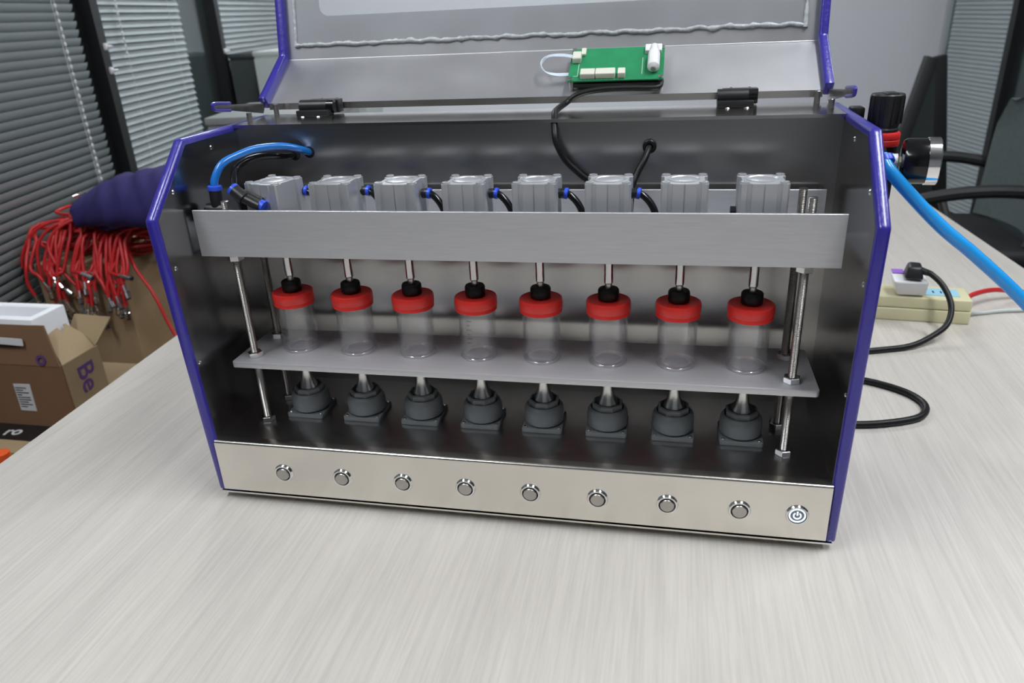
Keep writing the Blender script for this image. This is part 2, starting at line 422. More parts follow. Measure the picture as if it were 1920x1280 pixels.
# back wall and rear box
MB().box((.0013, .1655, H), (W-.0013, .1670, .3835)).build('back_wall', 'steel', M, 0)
MB().prism([(.1605, .3845), (.1605, .3832), (.1617, .3832), (.1617, .3850), (.252, .3850), (.252, .3865), (.1605, .3865)], 'x', .0005, W-.0005).build('top_plate', 'steel_top', M, 25)
MB().box((0, .2505, -.005), (W, .252, .385)).build('rear_plate', 'steel', M, 0)

# threaded rods
def rod_mesh(x, y, z0, z1):
    mb = MB(); prof = [(0, z0)]; z = z0
    while z < z1: prof += [(.0035, z), (.0042, z+.0006)]; z += .00125
    prof += [(.0036, z1), (0, z1)]
    return mb.lathe(prof, (x, y, 0), (0, 0, 1), 10)
def nut(mb, x, y, z, r=.0084, h=.0062): return mb.lathe([(.004, 0), (r*.9, 0), (r, .0006), (r, h-.0006), (r*.9, h), (.004, h)], (x, y, z), (0, 0, 1), 6, rot=.3)
RODS = ((.041, .0535, .325), (.6186, .0535, .330), (.041, .1077, .325), (.6186, .1077, .326))
for x, y, zt in RODS:
    o = rod_mesh(x, y, H, zt).build('threaded_rod', 'zinc', M, 60)
    for z in (H, .1469, .1355, .2608): nut(MB(), x, y, z).build('hex_nut', 'chrome', o, 20)

# shelf
ZS = .1469
def rrect(x0, x1, y0, y1, r, n=5):
    P = []
    for cx, cy, a in ((x1-r, y1-r, 0), (x0+r, y1-r, PI/2), (x0+r, y0+r, PI), (x1-r, y0+r, 1.5*PI)):
        P += [(cx+r*math.cos(a+PI/2*i/n), cy+r*math.sin(a+PI/2*i/n)) for i in range(n+1)]
    return P
MB().prism(rrect(.0205, .6425, .0356, .1325, .004), 'z', ZS-.0068, ZS).bevel(.0006, 2, 50).build('jar_shelf', 'aluminium', M, 30)
# U channel that carries the cylinders
mb = MB().prism([(.0445, .3169), (.0445, .2673), (.1520, .2673), (.1520, .3150), (.1490, .3150), (.1490, .2703), (.0475, .2703), (.0475, .3169)], 'x', .0068, .6480)
mb.bevel(.0003, 1, 60).build('channel_bracket', 'aluminium', M, 20)

# eight pneumatic cylinders with plungers, and eight ultrasonic transducers
JX = [.0831+.0707*i for i in range(8)]; JY = .0843
def cylinder(x, y, ang):
    h = .0217
    side = [(-h+.0015, 0), (-.0155, 0), (-.0150, .0016), (-.0112, .0016), (-.0108, 0), (-.0006, 0), (-.0003, .0010), (.0003, .0010), (.0006, 0), (.0108, 0), (.0112, .0016), (.0150, .0016), (.0155, 0), (h-.0015, 0)]
    side2 = [(-h+.0015, 0), (-.0115, 0), (-.0105, .0030), (.0105, .0030), (.0115, 0), (h-.0015, 0)]
    P = []
    for k, sd in enumerate((side, side2, side, side2)):
        a = k*PI/2
        for t, d in sd:
            px, py = t, -h+d
            P.append((px*math.cos(a)-py*math.sin(a), px*math.sin(a)+py*math.cos(a)))
    z0, z1 = .2706, .3395
    mb = MB().prism([(x+a, y+b) for a, b in P], 'z', z0, z1)
    if ang: mb.rot((x, y, 0), ang)
    body = mb.build('pneumatic_cylinder', 'cyl_alu', M, 20)
    MB().lathe([(.0155, -.0002), (.0155, .0010), (.0142, .0010), (.0130, -.0001), (.0120, .0004), (.006, .0007), (0, .0007)], (x, y, z1), (0, 0, 1), 28).build('end_cap', 'cyl_alu', body)
    for sx in (-1, 1):
        for sy in (-1, 1):
            q = Vector((sx*.0172, sy*.0172, 0)); q.rotate(Matrix.Rotation(ang, 3, 'Z'))
            MB().lathe([(0, .0006), (.0018, .0006), (.0020, .0016), (.0040, .0016), (.0044, 0)], (x+q.x, y+q.y, z1), (0, 0, 1), 14).build('screw', 'cyl_alu', body)
    MB().lathe([(0, .2335), (.0042, .2340), (.0047, .2350), (.0047, .2700), (0, .2700)], (x, y, 0), (0, 0, 1), 18).build('piston_rod', 'rod_steel', body)
    MB().lathe([(0, .2270), (.0036, .2270), (.0036, .2338), (0, .2338)], (x, y, 0), (0, 0, 1), 12).build('rod_tip', 'zinc', body)
    MB().lathe([(0, .2168), (.0103, .2168), (.0108, .2180), (.0108, .2268), (.0098, .2284), (.0046, .2288), (0, .2280)], (x, y, 0), (0, 0, 1), 24).build('press_pad', 'black_rubber', body)
    return body
c0 = cylinder(JX[0], JY, math.radians(-14))
c1 = cylinder(JX[1], JY, 0)
for i in range(2, 8): dup_tree(c1, M, (JX[i]-JX[1], 0, 0))

def transducer(x, y):
    fl = MB().prism(rrect(x-.0222, x+.0222, y-.0222, y+.0222, .003), 'z', H, H+.0048).bevel(.0006, 2, 50).build('transducer', 'grey_plastic', M, 30)
    for sx in (-1, 1):
        for sy in (-1, 1):
            MB().lathe([(0, .0018), (.0016, .0018), (.0022, .0010), (.0022, 0)], (x+sx*.0185, y+sy*.0185, H+.0048), (0, 0, 1), 10).build('screw', 'chrome', fl)
    MB().lathe([(.0170, .0040), (.0200, .0056), (.0218, .0075), (.0222, .0180), (.0214, .0235), (.0190, .0270), (.0178, .0275), (.0178, .0262), (.0172, .0262)], (x, y, H), (0, 0, 1), 32).build('housing', 'grey_plastic', fl)
    MB().lathe([(.0172, .0255), (.0172, .0325), (.0160, .0335), (.0148, .0335), (.0145, .0200), (0, .0200)], (x, y, H), (0, 0, 1), 8, rot=PI/8).build('hex_collar', 'grey_plastic', fl, 20)
    MB().lathe([(.0138, .0215), (.0130, .0280), (.0108, .0335), (.0084, .0390), (.0068, .0450), (.0060, .0520), (.0058, .0600), (.0058, .0755), (0, .0755)], (x, y, H), (0, 0, 1), 24).build('horn', 'horn_metal', fl)
    return fl
t0 = transducer(JX[0], JY)
for i in range(1, 8): dup_tree(t0, M, (JX[i]-JX[0], 0, 0))

# push buttons
def button(x, z):
    ring = MB().lathe([(.0112, 0), (.0112, .0006), (.0100, .0024), (.0086, .0026), (.0079, .0014), (.0079, 0)], (x, 0, z), (0, -1, 0), 32).build('push_button', 'chrome', M, 25)
    MB().lathe([(.0079, .0002), (.0072, .0002)], (x, 0, z), (0, -1, 0), 32).build('gap_ring', 'black_plastic', ring)
    MB().lathe([(.0071, .0002), (.0071, .0030), (.0066, .0036), (0, .0038)], (x, 0, z), (0, -1, 0), 32).build('button_cap', 'zinc', ring)
    return ring
b0 = button(.0817, .0285)
for i in range(1, 8): dup_tree(b0, M, (.0704*i, 0, 0))
def power_button(x, z):
    ring = MB().lathe([(.0112, 0), (.0112, .0006), (.0100, .0022), (.0090, .0024), (.0090, 0)], (x, 0, z), (0, -1, 0), 32).build('power_button', 'chrome', M, 25)
    ring['label'] = 'lit power button'
    MB().lathe([(0, .0012), (.0090, .0012)], (x, 0, z), (0, -1, 0), 32).build('button_cap', 'btn_grey', ring)
    MB().lathe([(.0066, .0012), (.0066, .0017), (.0080, .0017), (.0080, .0012)], (x, 0, z), (0, -1, 0), 36).build('light_ring', 'lit', ring)
    mb = MB(); n = 22; r0, r1 = .0028, .0040; a0, a1 = math.radians(125), math.radians(415)
    for i in range(n):
        a, b = a0+(a1-a0)*i/n, a0+(a1-a0)*(i+1)/n
        q = [(r0, a), (r1, a), (r1, b), (r0, b)]
        mb.hexa([(x+r*math.cos(t), y, z-.0003+r*math.sin(t)) for y in (-.0012, -.0018) for r, t in q])
    mb.box((x-.0007, -.0018, z+.0002), (x+.0007, -.0012, z+.0046))
    mb.build('power_symbol', 'lit', ring, 0)
power_button(.629, .0285)

# ------------------------------------------------------------------ lid
A0 = Vector((0, .2600, .3988)); A1 = Vector((0, .3325, .4452))
E2 = (A1-A0).normalized(); NA = Vector((0, -E2.z, E2.y)); LA = (A1-A0).length
EB = Vector((0, .18, .9837)).normalized(); NB = Vector((0, -EB.z, EB.y))
LX0, LX1 = -.0040, .6525
def la(x, s, o): return A0+E2*s+NA*o+Vector((x, 0, 0))
def lb(x, s, o): return A1+EB*s+NB*o+Vector((x, 0, 0))
t_ = .0015
pa = [la(0, 0, 0), A1, la(0, LA, -t_), la(0, 0, -t_)]
lid = MB().prism([(q.y, q.z) for q in pa], 'x', LX0, LX1).build('lid', 'steel_lid', M, 0)
lid['label'] = 'raised steel lid'
LB = .27
def panel_b():
    mb = MB(); inn = rrect(.042, .608, .052, .235, .014, 8); N = len(inn); cx, cy = .325, .14
    out = []
    for (x, s) in inn:
        dx, dy = x-cx, s-cy
        k = min(((LX1-cx) if dx > 0 else (LX0-cx))/dx if abs(dx) > 1e-9 else 1e9, ((LB-cy) if dy > 0 else (0-cy))/dy if abs(dy) > 1e-9 else 1e9)
        out.append((cx+dx*k, cy+dy*k))
    # make sure the four corners exist
    cor = [(LX1, LB), (LX0, LB), (LX0, 0), (LX1, 0)]
    for c in cor:
        i = min(range(N), key=lambda i: (out[i][0]-c[0])**2+(out[i][1]-c[1])**2); out[i] = c
    V = {}
    for nm, src in (('i', inn), ('o', out)):
        for off in (0, -t_): V[nm, off] = [mb.bm.verts.new(lb(x, s, off)) for x, s in src]
    for i in range(N):
        j = (i+1) % N
        for off in (0, -t_): mb.bm.faces.new([V['i', off][i], V['i', off][j], V['o', off][j], V['o', off][i]])
        for nm in 'io': mb.bm.faces.new([V[nm, 0][i], V[nm, 0][j], V[nm, -t_][j], V[nm, -t_][i]])
    return mb.build('window_panel', 'steel_lid', lid, 20)
panel_b()
mb = MB().hexa([lb(.008, .019, .0004), lb(.638, .019, .0004), lb(.638, .019, .0030), lb(.008, .019, .0030), lb(.008, .25, .0004), lb(.638, .25, .0004), lb(.638, .25, .0030), lb(.008, .25, .0030)])
mb.build('acrylic_window', 'acrylic', lid, 0)
def bead(p, q, n, name='glue_bead'):
    pts = []
    for i in range(n+1):
        f = i/n; x = p[0]+(q[0]-p[0])*f; s = p[1]+(q[1]-p[1])*f
        k = noise.noise(Vector((x*70, s*70, 3)))*.0022
        pts.append(lb(x+(k if p[0] == q[0] else 0), s+(k if p[0] != q[0] else 0), .0012))
    MB().tube(pts, .0027, 8, 1, rf=lambda f: .9+.75*noise.noise(Vector((f*n*.65, p[0]*9, p[1]*9)))).build(name, 'glue', lid, 60)
bead((.006, .018), (.640, .0185), 150); bead((.0075, .016), (.0085, .25), 60); bead((.6385, .016), (.6375, .25), 60)
MB().cyl(A1+Vector((LX0, 0, -.0004)), A1+Vector((LX1, 0, -.0004)), .0012, n=12).build('fold_highlight', 'aluminium', lid)  # thin bright rod added to imitate the highlight along the lid's bend
# purple flanged edges of the lid, and the pointed side tab next to the hinge
for xa, xb in ((LX0-.0100, LX0), (LX1, LX1+.0100)):
    pl = [la(0, -.002, .0105), A1+(NA+NB)*.0065, lb(0, LB, .0105), lb(0, LB, -.006), A1-(NA+NB)*.0035, la(0, -.002, -.006)]
    MB().prism([(q.y, q.z) for q in pl], 'x', xa, xb).bevel(.002, 2, 12).build('lid_edge', 'purple', lid, 40)
for xa, xb, tip in ((LX0-.0055, LX0-.0040, (.1440, .4106)), (LX1+.0040, LX1+.0055, (.1300, .4120))):
    r1, r2 = (.2590, .3998), (.2500, .3885)
    o = MB().prism([tip, r1, r2, (tip[0]+.012, tip[1]-.0060)], 'x', xa, xb).build('side_tab', 'steel_side', lid, 0)
    a, b, c = Vector((xa+.0008, tip[0]+.035, tip[1]-.0020)), Vector((xa+.0008, tip[0], tip[1]-.001)), Vector((xa+.0008, tip[0]+.033, tip[1]-.0095))
    MB().tube([a, b+Vector((0, .004, .0022)), b, b+Vector((0, .004, -.0045)), c], .0020, 8, 5).build('tab_trim', 'purple', o)
mb = MB().prism([(A0.y, A0.z), (A0.y-.0004, A0.z-.0075), (A0.y+.0011, A0.z-.0075), (A0.y+.0013, A0.z)], 'x', LX0, LX1).build('hem', 'steel_front', lid, 0)

# hinges
for x0, x1 in ((.050, .094), (.5405, .582)):
    o = MB().box((x0, .222, .3866), (x1-.004, .243, .3935)).bevel(.0008).build('hinge', 'black_plastic', M)
    MB().cyl((x0, .2390, .3965), (x1-.009, .2390, .3965), .0080, n=20).build('knuckle', 'black_plastic', o)
    MB().cyl((x1-.009, .2390, .3965), (x1, .2390, .3965), .0080, n=20).build('knuckle', 'black_gloss', o)
    MB().box((x0+.006, .2450, .3880), (x1+.002, .2590, .4035)).bevel(.0008).build('leaf', 'black_plastic', o)
    for k in (.010, .030):
        MB().lathe([(0, .0016), (.0022, .0012), (.0030, 0)], (x0+k, .2180, .3866), (0, 0, 1), 10).build('screw', 'chrome', o)
        MB().lathe([(0, .0012), (.0016, .0009), (.0022, 0)], la(x0+k+.006, .006, 0), NA, 10).build('screw', 'chrome', o)
for x, y, h in ((.005, .193, .010), (.012, .246, .013), (.645, .246, .013), (.6525, .206, .009)):
    MB().lathe([(0, h), (.0026, h), (.0032, h-.0006), (.0032, 0)], (x, y, .3866), (0, 0, 1), 12).build('bolt', 'zinc', M)

# ------------------------------------------------------------------ circuit board on the lid
def pbox(mb, x0, x1, s0, s1, o0, o1):
    return mb.hexa([la(x0, s0, o0), la(x1, s0, o0), la(x1, s1, o0), la(x0, s1, o0), la(x0, s0, o1), la(x1, s0, o1), la(x1, s1, o1), la(x0, s1, o1)])
pc = pbox(MB(), .3745, .4820, .0075, .0665, .0130, .0146).build('circuit_board', 'pcb', M, 0)
pbox(MB(), .380, .477, .010, .060, .0035, .0085).build('lower_board', 'black_plastic', pc, 0)
for x in (.3775, .4790):
    for s in (.0105, .0635):
        MB().cyl(la(x, s, 0), la(x, s, .0130), .0024, n=10).build('standoff', 'zinc', pc)
        MB().cyl(la(x, s, .0146), la(x, s, .0164), .0026, n=10).build('screw', 'chrome', pc)
def header(x0, x1, s0, s1, h=.0065, pins=6):
    o = pbox(MB(), x0, x1, s0, s1, .0146, .0146+h).bevel(.0006, 1).build('socket', 'cream_connector', pc)
    for k in range(pins):
        x = x0+(x1-x0)*(k+.5)/pins
        pbox(MB(), x-.0006, x+.0006, s0-.0016, s0, .0146, .0152).build('pin', 'zinc', o, 0)
header(.3885, .4050, .0105, .0210, .007, 6); header(.4058, .4280, .0105, .0210, .007, 8); header(.4310, .4395, .0105, .0205, .007, 3)
pbox(MB(), .3770, .3870, .0385, .0520, .0146, .0225).bevel(.001, 1).build('ribbon_plug', 'cream_connector', pc)
pbox(MB(), .3860, .3915, .0520, .0640, .0146, .0180).bevel(.0006, 1).build('socket', 'cream_connector', pc)
pbox(MB(), .4600, .4790, .0520, .0640, .0146, .0200).bevel(.0006, 1).build('socket', 'white_plastic', pc)
MB().lathe([(0, 0), (.004, .0005), (.0068, .003), (.0068, .026), (.006, .030), (.0045, .032), (.0045, .040), (0, .041)], la(.4705, .0165, .0215), E2, 18).build('plug_shell', 'white_plastic', pc)
MB().cyl(la(.4705, .0150, .0215), la(.4705, .0170, .0215), .0030, n=12).build('plug_pin', 'zinc', pc)
for k in range(5):
    d = (k-2)*.0011
    MB().tube([la(.378, .046+d, .0190), la(.362, .0485+d, .0200), la(.3465, .0475+d*.5, .0190+d*.3), la(.3400, .0370, .0170+d), la(.3465, .0255-d*.5, .0150+d*.3), la(.360, .0235-d, .0120), la(.378, .0260-d, .0100)], .00062, 6, 6).build('ribbon_wire', 'white_wire', pc, 60)
for x0, x1, s0, s1 in ((.3845, .3850, .0165, .052), (.380, .385, .0160, .0165), (.4575, .4580, .017, .046)):
    pbox(MB(), x0, x1, s0, s1, .0146, .01475).build('silk_line', 'white_plastic', pc, 0)
MB().tube([la(.4795, .0120, .0090), la(.4780, .0030, .0080), la(.4700, .0000, .0085), la(.4400, -.0010, .0100), la(.410, -.0040, .0110), la(.388, -.0100, .0100)] +
          [Vector(p) for p in ((.3735, .240, .3930), (.3690, .205, .3905), (.3705, .178, .3895), (.3730, .1590, .3760), (.3760, .1530, .3620), (.3850, .1540, .3450), (.4000, .1560, .3300), (.4160, .1570, .3150), (.4250, .1400, .2850))], .0034, 10, 6).build('signal_cable', 'black_rubber', M, 60)
# grommet and tube on the back wall
MB().lathe([(.0030, 0), (.0072, 0), (.0072, .0030), (.0060, .0042), (.0036, .0042)], (.4716, .1655, .3569), (0, -1, 0), 20).build('grommet', 'black_rubber', M)
MB().tube([(.4716, .1680, .3569), (.4705, .1570, .3545), (.4670, .1480, .3460), (.4600, .1400, .3330), (.4560, .1330, .3200), (.4540, .1300, .2900)], .0034, 10, 6).build('signal_cable', 'black_rubber', M, 60)

# ------------------------------------------------------------------ pneumatic tubes inside
for x, z in ((.0880, .3545), (.0700, .3520)):
    MB().lathe([(.0066, .0004), (0, .0004)], (x, .1655, z), (0, -1, 0), 18).build('wall_hole', 'hole', M)
bt = MB().tube([(.0219, .0700, .3330), (.0235, .0710, .3440), (.0300, .0800, .3580), (.0400, .0960, .3640), (.0520, .1150, .3675), (.0700, .1380, .3660), (.0825, .1540, .3600), (.0890, .1700, .3530)], .0041, 12, 6).build('air_tube', 'blue_tube', M, 60)
MB().tube([(.0505, .0620, .3330), (.0440, .0750, .3440), (.0390, .0900, .3510), (.0410, .1080, .3560), (.0500, .1280, .3570), (.0610, .1480, .3540), (.0700, .1700, .3510)], .0038, 12, 6).build('air_tube', 'black_gloss', M, 60)
f = MB().cyl((.0208, .0695, .3060), (.0219, .0700, .3330), .0066, n=18).build('elbow_fitting', 'black_plastic', M)
MB().lathe([(.0046, 0), (.0072, 0), (.0076, .0015), (.0072, .0045), (.0046, .0052)], (.0219, .0700, .3325), (.06, .03, 1), 20).build('release_collar', 'collar_blue', f)
MB().cyl((.0100, .0690, .3110), (.0300, .0700, .3110), .0078, n=14).build('elbow_body', 'black_plastic', f)
MB().lathe([(0, .300), (.0068, .300), (.0068, .3140), (0, .3140)], (.0120, .0690, 0), (0, 0, 1), 6).build('hex_base', 'black_gloss', f)
f = MB().cyl((.0515, .0590, .3345), (.0630, .0565, .3265), .0068, n=18).build('branch_fitting', 'black_plastic', M)
MB().cyl((.0620, .0568, .3270), (.0800, .0545, .3190), .0052, n=16).build('branch', 'black_plastic', f)
MB().cyl((.0620, .0600, .3290), (.0790, .0600, .3215), .0056, n=16).build('branch', 'black_plastic', f)
MB().cyl((.0790, .0570, .3200), (.0835, .0565, .3178), .0064, n=16).build('release_collar', 'collar_blue', f)
d = (Vector((.0515, .0590, .3345))-Vector((.0630, .0565, .3265))).normalized()
MB().lathe([(.0040, 0), (.0070, 0), (.0070, .0032), (.0040, .0038)], (.0517, .0590, .3344), d, 20).build('release_collar', 'collar_blue', f)
for i in range(6):
    x = JX[i]+.0217
    y = .088 + (.012 if i < 2 else 0)
    f = MB().cyl((x-.001, y, .3250), (x+.0050, y, .3255), .0050, n=14).build('tube_fitting', 'black_plastic', M)
    MB().lathe([(.0036, 0), (.0056, 0), (.0056, .0030), (.0036, .0036)], (x+.0050, y, .3255), (1, -.1, -.15), 18).build('release_collar', 'collar_blue', f)
    MB().tube([(x+.0040, y, .3255), (x+.0105, y-.001, .3235), (x+.0175, y-.003, .3170), (x+.0225, y-.005, .3080), (x+.0250, y-.007, .2950), (x+.0255, y-.008, .2750)], .0036, 10, 5).build('air_tube', 'black_gloss', M, 60)
f = MB().cyl((JX[7]-.0217, .0880, .3080), (JX[7]-.0270, .0880, .3080), .0050, n=14).build('tube_fitting', 'black_plastic', M)

# ------------------------------------------------------------------ pressure regulator on the right side
R = MB().box((W+.012, .158, .3000), (W+.050, .200, .3480)).bevel(.004, 3).build('pressure_regulator', 'black_plastic', M)
MB().box((W+.0095, .165, .300), (W+.013, .190, .345)).build('mount_plate', 'zinc', R, 0)
cx, cy = .6990, .180
prof = [(.0135, .3660), (.0140, .3690), (.0132, .3705), (.0138, .3730), (.0142, .3740), (.0152, .3860), (.0154, .4010), (.0146, .4022), (0, .4022)]
MB().lathe(prof, (cx, cy, 0), (0, 0, 1), 28).build('adjust_knob', 'black_plastic', R, 30)
for k in range(14):
    a = 2*PI*k/14
    MB().obox((cx+.0152*math.cos(a), cy+.0152*math.sin(a), .3870), (.0007*math.cos(a), .0007*math.sin(a), 0), (-.0011*math.sin(a), .0011*math.cos(a), 0), (0, 0, .0125)).build('grip_rib', 'black_plastic', R, 0)
MB().box((cx-.004, cy-.010, .4018), (cx+.008, cy+.010, .4032)).bevel(.0006).build('knob_grip', 'black_plastic', R)
MB().lathe([(.0120, .3530), (.0158, .3530), (.0164, .3540), (.0164, .3585), (.0160, .3590), (.0164, .3596), (.0164, .3645), (.0156, .3660), (.0120, .3670)], (cx, cy, 0), (0, 0, 1), 32).build('lock_ring', 'red_ring', R)
MB().cyl((cx, cy, .300), (cx, cy, .354), .0155, n=28).build('body_core', 'black_gloss', R)
MB().box((cx-.029, .192, .369), (cx-.016, .210, .388)).bevel(.002).build('side_cap', 'black_plastic', R)
g0 = Vector((.7110, .1480, .3430)); gd = Vector((1, -.16, .02)).normalized()
G = MB().lathe([(0, 0), (.015, 0), (.0200, .0015), (.0213, .004), (.0213, .0215), (0, .0215)], g0, gd, 36).build('gauge', 'black_gloss', R, 30)
MB().lathe([(.0213, .0215), (.0223, .0217), (.0223, .0315), (.0213, .0325), (.0195, .0325), (.0195, .0305), (0, .0305)], g0, gd, 36).build('gauge_rim', 'chrome', G)
MB().lathe([(0, -.010), (.0070, -.010), (.0070, -.0030), (0, -.0030)], g0, gd, 18).build('gauge_stem', 'white_plastic', G)
MB().lathe([(0, -.005), (.0048, -.005), (.0048, .001), (0, .001)], g0, gd, 6).build('gauge_nut', 'cream', G)
MB().cyl((.698, .146, .336), (.699, .166, .330), .0085, n=16).build('port', 'black_plastic', R)
hp = [Vector(p) for p in ((.6930, .1440, .3480), (.7000, .1300, .3350), (.7460, .1220, .2885), (.7845, .1210, .2572), (.8350, .1200, .2125), (.9100, .1100, .1350), (.9700, .1000, .0600), (1.0100, .0950, .0200), (1.0600, .0900, .0020), (1.1200, .0900, -.0055))]
hs = MB().tube(hp, .0062, 14, 6).build('air_hose', 'hose_blue', None, 60)
tag(hs, 'bright blue air hose running down from the pressure gauge', 'hose')
dd = (hp[1]-hp[0]).normalized()
MB().lathe([(.0066, 0), (.0086, .0006), (.0090, .0040), (.0082, .0070), (.0064, .0070)], hp[0]+dd*.002, dd, 18).build('release_collar', 'collar_blue', R)

# ------------------------------------------------------------------ eight sample jars
words = ['leftmost in the row', 'second from the left', 'third from the left', 'fourth from the left, with printed scale marks', 'fifth from the left', 'sixth from the left', 'seventh from the left', 'rightmost in the row']
def jar(i, frost=False):
    x, y = JX[i], JY
    t = thing('sample_jar', 'clear plastic jar with red screw lid, %s' % words[i], 'jar', (x, y, ZS), 'sample jars on the shelf')
    cup = MB().lathe([(0, .0008), (.0130, .0006), (.0160, .0000), (.0188, .0000), (.0198, .0012), (.0200, .0030), (.0202, .0560), (.0202, .0610), (.0192, .0610), (.0191, .0030), (.0180, .0020), (.0130, .0026), (0, .0028)], (x, y, ZS), (0, 0, 1), 40)
    cup = cup.build('cup', 'jar_frost' if frost else 'jar_clear', t, 30)
    MB().lathe([(.0186, .0002), (.0200, .0004), (.0206, .0014), (.0204, .0026), (.0196, .0030), (.0184, .0022)], (x, y, ZS), (0, 0, 1), 40, closed=True).build('base_ring', 'jar_base', cup, 60)
    MB().lathe([(.0120, .0030), (.0150, .0040), (.0160, .0034), (.0150, .0030)], (x, y, ZS), (0, 0, 1), 36, closed=True).build('base_ring', 'jar_base', cup, 60)
    prof = [(0, .0565), (.0196, .0565), (.0205, .0545)]
    for k in range(3): prof += [(.0222, .0548+.0014*k), (.0226, .0553+.0014*k), (.0223, .0560+.0014*k)]
    prof += [(.0229, .0600), (.0230, .0672), (.0224, .0690), (.0210, .0696), (.0195, .0692), (0, .0692)]
    MB().lathe(prof, (x, y, ZS), (0, 0, 1), 44).build('lid', 'red_cap', t, 35)
    if i == 3:
        for k in range(6):
            a0 = -PI/2-.35; z = ZS+.022+.005*k; n = 5; w = .30 if k % 2 else .20
            for q in range(n):
                a, b = a0+w*q/n, a0+w*(q+1)/n
            mb = MB(); vs = []
            for q in range(n+1):
                a = a0+w*q/n; vs.append((x+.0204*math.cos(a), y+.0204*math.sin(a)))
            for (p, q) in zip(vs, vs[1:]): mb.face([(p[0], p[1], z), (q[0], q[1], z), (q[0], q[1], z+.0005), (p[0], p[1], z+.0005)])
            mb.build('scale_mark', 'ink', cup, 0)
for i in range(8): jar(i, i == 7)

# ------------------------------------------------------------------ right side of the table: power strip, adapter, cables
def strip():
    t = thing('power_strip', 'cream plastic power strip lying behind the machine', 'power strip', (.86, .66, TZ))
    ang = -.10
    def bx(a, b, m, name, bev=.002): 
        mb = MB().box(a, b)
        if bev: mb.bevel(bev, 3)
        return mb.rot((.9874, .6205, 0), ang).build(name, m, t)
    bx((.700, .6205, TZ), (.9874, .686, .006), 'cream', 'lower_shell'); bx((.7005, .6210, .0066), (.9870, .6855, .0262), 'cream', 'upper_shell', .003)
    for k, x in enumerate((.945, .8)):
        bx((x-.026, .636, .0262), (x+.026, .671, .0270), 'sticker_blue', 'socket_plate', 0)
        for dx in (-.012, 0, .012):
            bx((x+dx-.0012, .648, .0270), (x+dx+.0012, .658, .0273), 'hole', 'socket_slot', 0)
strip()
def adapter():
    t = thing('plug_adapter', 'white plug adapter with purple sticker sitting on the power strip', 'adapter', (.893, .655, .0275))
    mb = MB().hexa([(.874, .636, .0276), (.918, .632, .0276), (.922, .670, .0276), (.878, .674, .0276), (.862, .622, .0560), (.916, .618, .0560), (.920, .672, .0610), (.866, .676, .0610)])
    mb.bevel(.005, 3).build('body', 'white_plastic', t)
    MB().hexa([(.868, .655, .0600), (.886, .654, .0600), (.887, .671, .0615), (.869, .672, .0615), (.868, .655, .0606), (.886, .654, .0606), (.887, .671, .0621), (.869, .672, .0621)]).build('sticker', 'sticker_purple', t, 0)
adapter()
def power_cable():
    t = thing('power_cable', 'thick black power cable looping behind the machine with angled plug', 'cable', (.80, .45, TZ))
    MB().hexa([(.878, .624, .0600), (.906, .618, .0600), (.912, .654, .0600), (.884, .660, .0600), (.884, .630, .0800), (.903, .626, .0800), (.907, .650, .0820), (.888, .654, .0820)]).bevel(.004, 3).build('plug', 'black_plastic', t)
    MB().cyl((.902, .634, .0730), (.917, .622, .0705), .0062, .0046, n=14).build('strain_relief', 'black_plastic', t)
    P = [(.905, .632, .0728), (.916, .622, .0705), (.932, .605, .0560), (.940, .580, .0330), (.930, .553, .0120), (.905, .533, -.0010), (.870, .512, -.0100), (.820, .494, -.0112), (.770, .480, -.0112), (.728, .460, -.0112),
         (.715, .430, -.0112), (.735, .402, -.0112), (.790, .380, -.0112), (.826, .352, -.0112), (.838, .318, -.0112), (.822, .286, -.0112), (.780, .266, -.0112), (.735, .257, -.0112), (.690, .262, -.0112), (.650, .285, -.005), (.640, .300, .02), (.640, .275, .06), (.640, .2525, .07)]
    MB().tube(P, .0046, 12, 5).build('cord', 'black_rubber', t, 60)
power_cable()
tag(MB().tube([(.9900, .664, .008), (1.010, .690, .012), (1.060, .735, .006), (1.115, .755, -.004), (1.180, .765, -.008), (1.30, .80, -.06)], .0042, 10, 6).build('extension_lead', 'red_cord', None, 60), 'red cord running right from the cream power strip', 'cable')
tag(MB().tube([(.9880, .650, -.004), (1.020, .668, -.0122), (1.060, .682, -.0122), (1.115, .690, -.0122), (1.180, .690, -.0122), (1.27, .70, -.06)], .0034, 10, 6).build('extension_lead', 'cab_white', None, 60), 'pale grey cord leaving the cream power strip below the red one', 'cable')

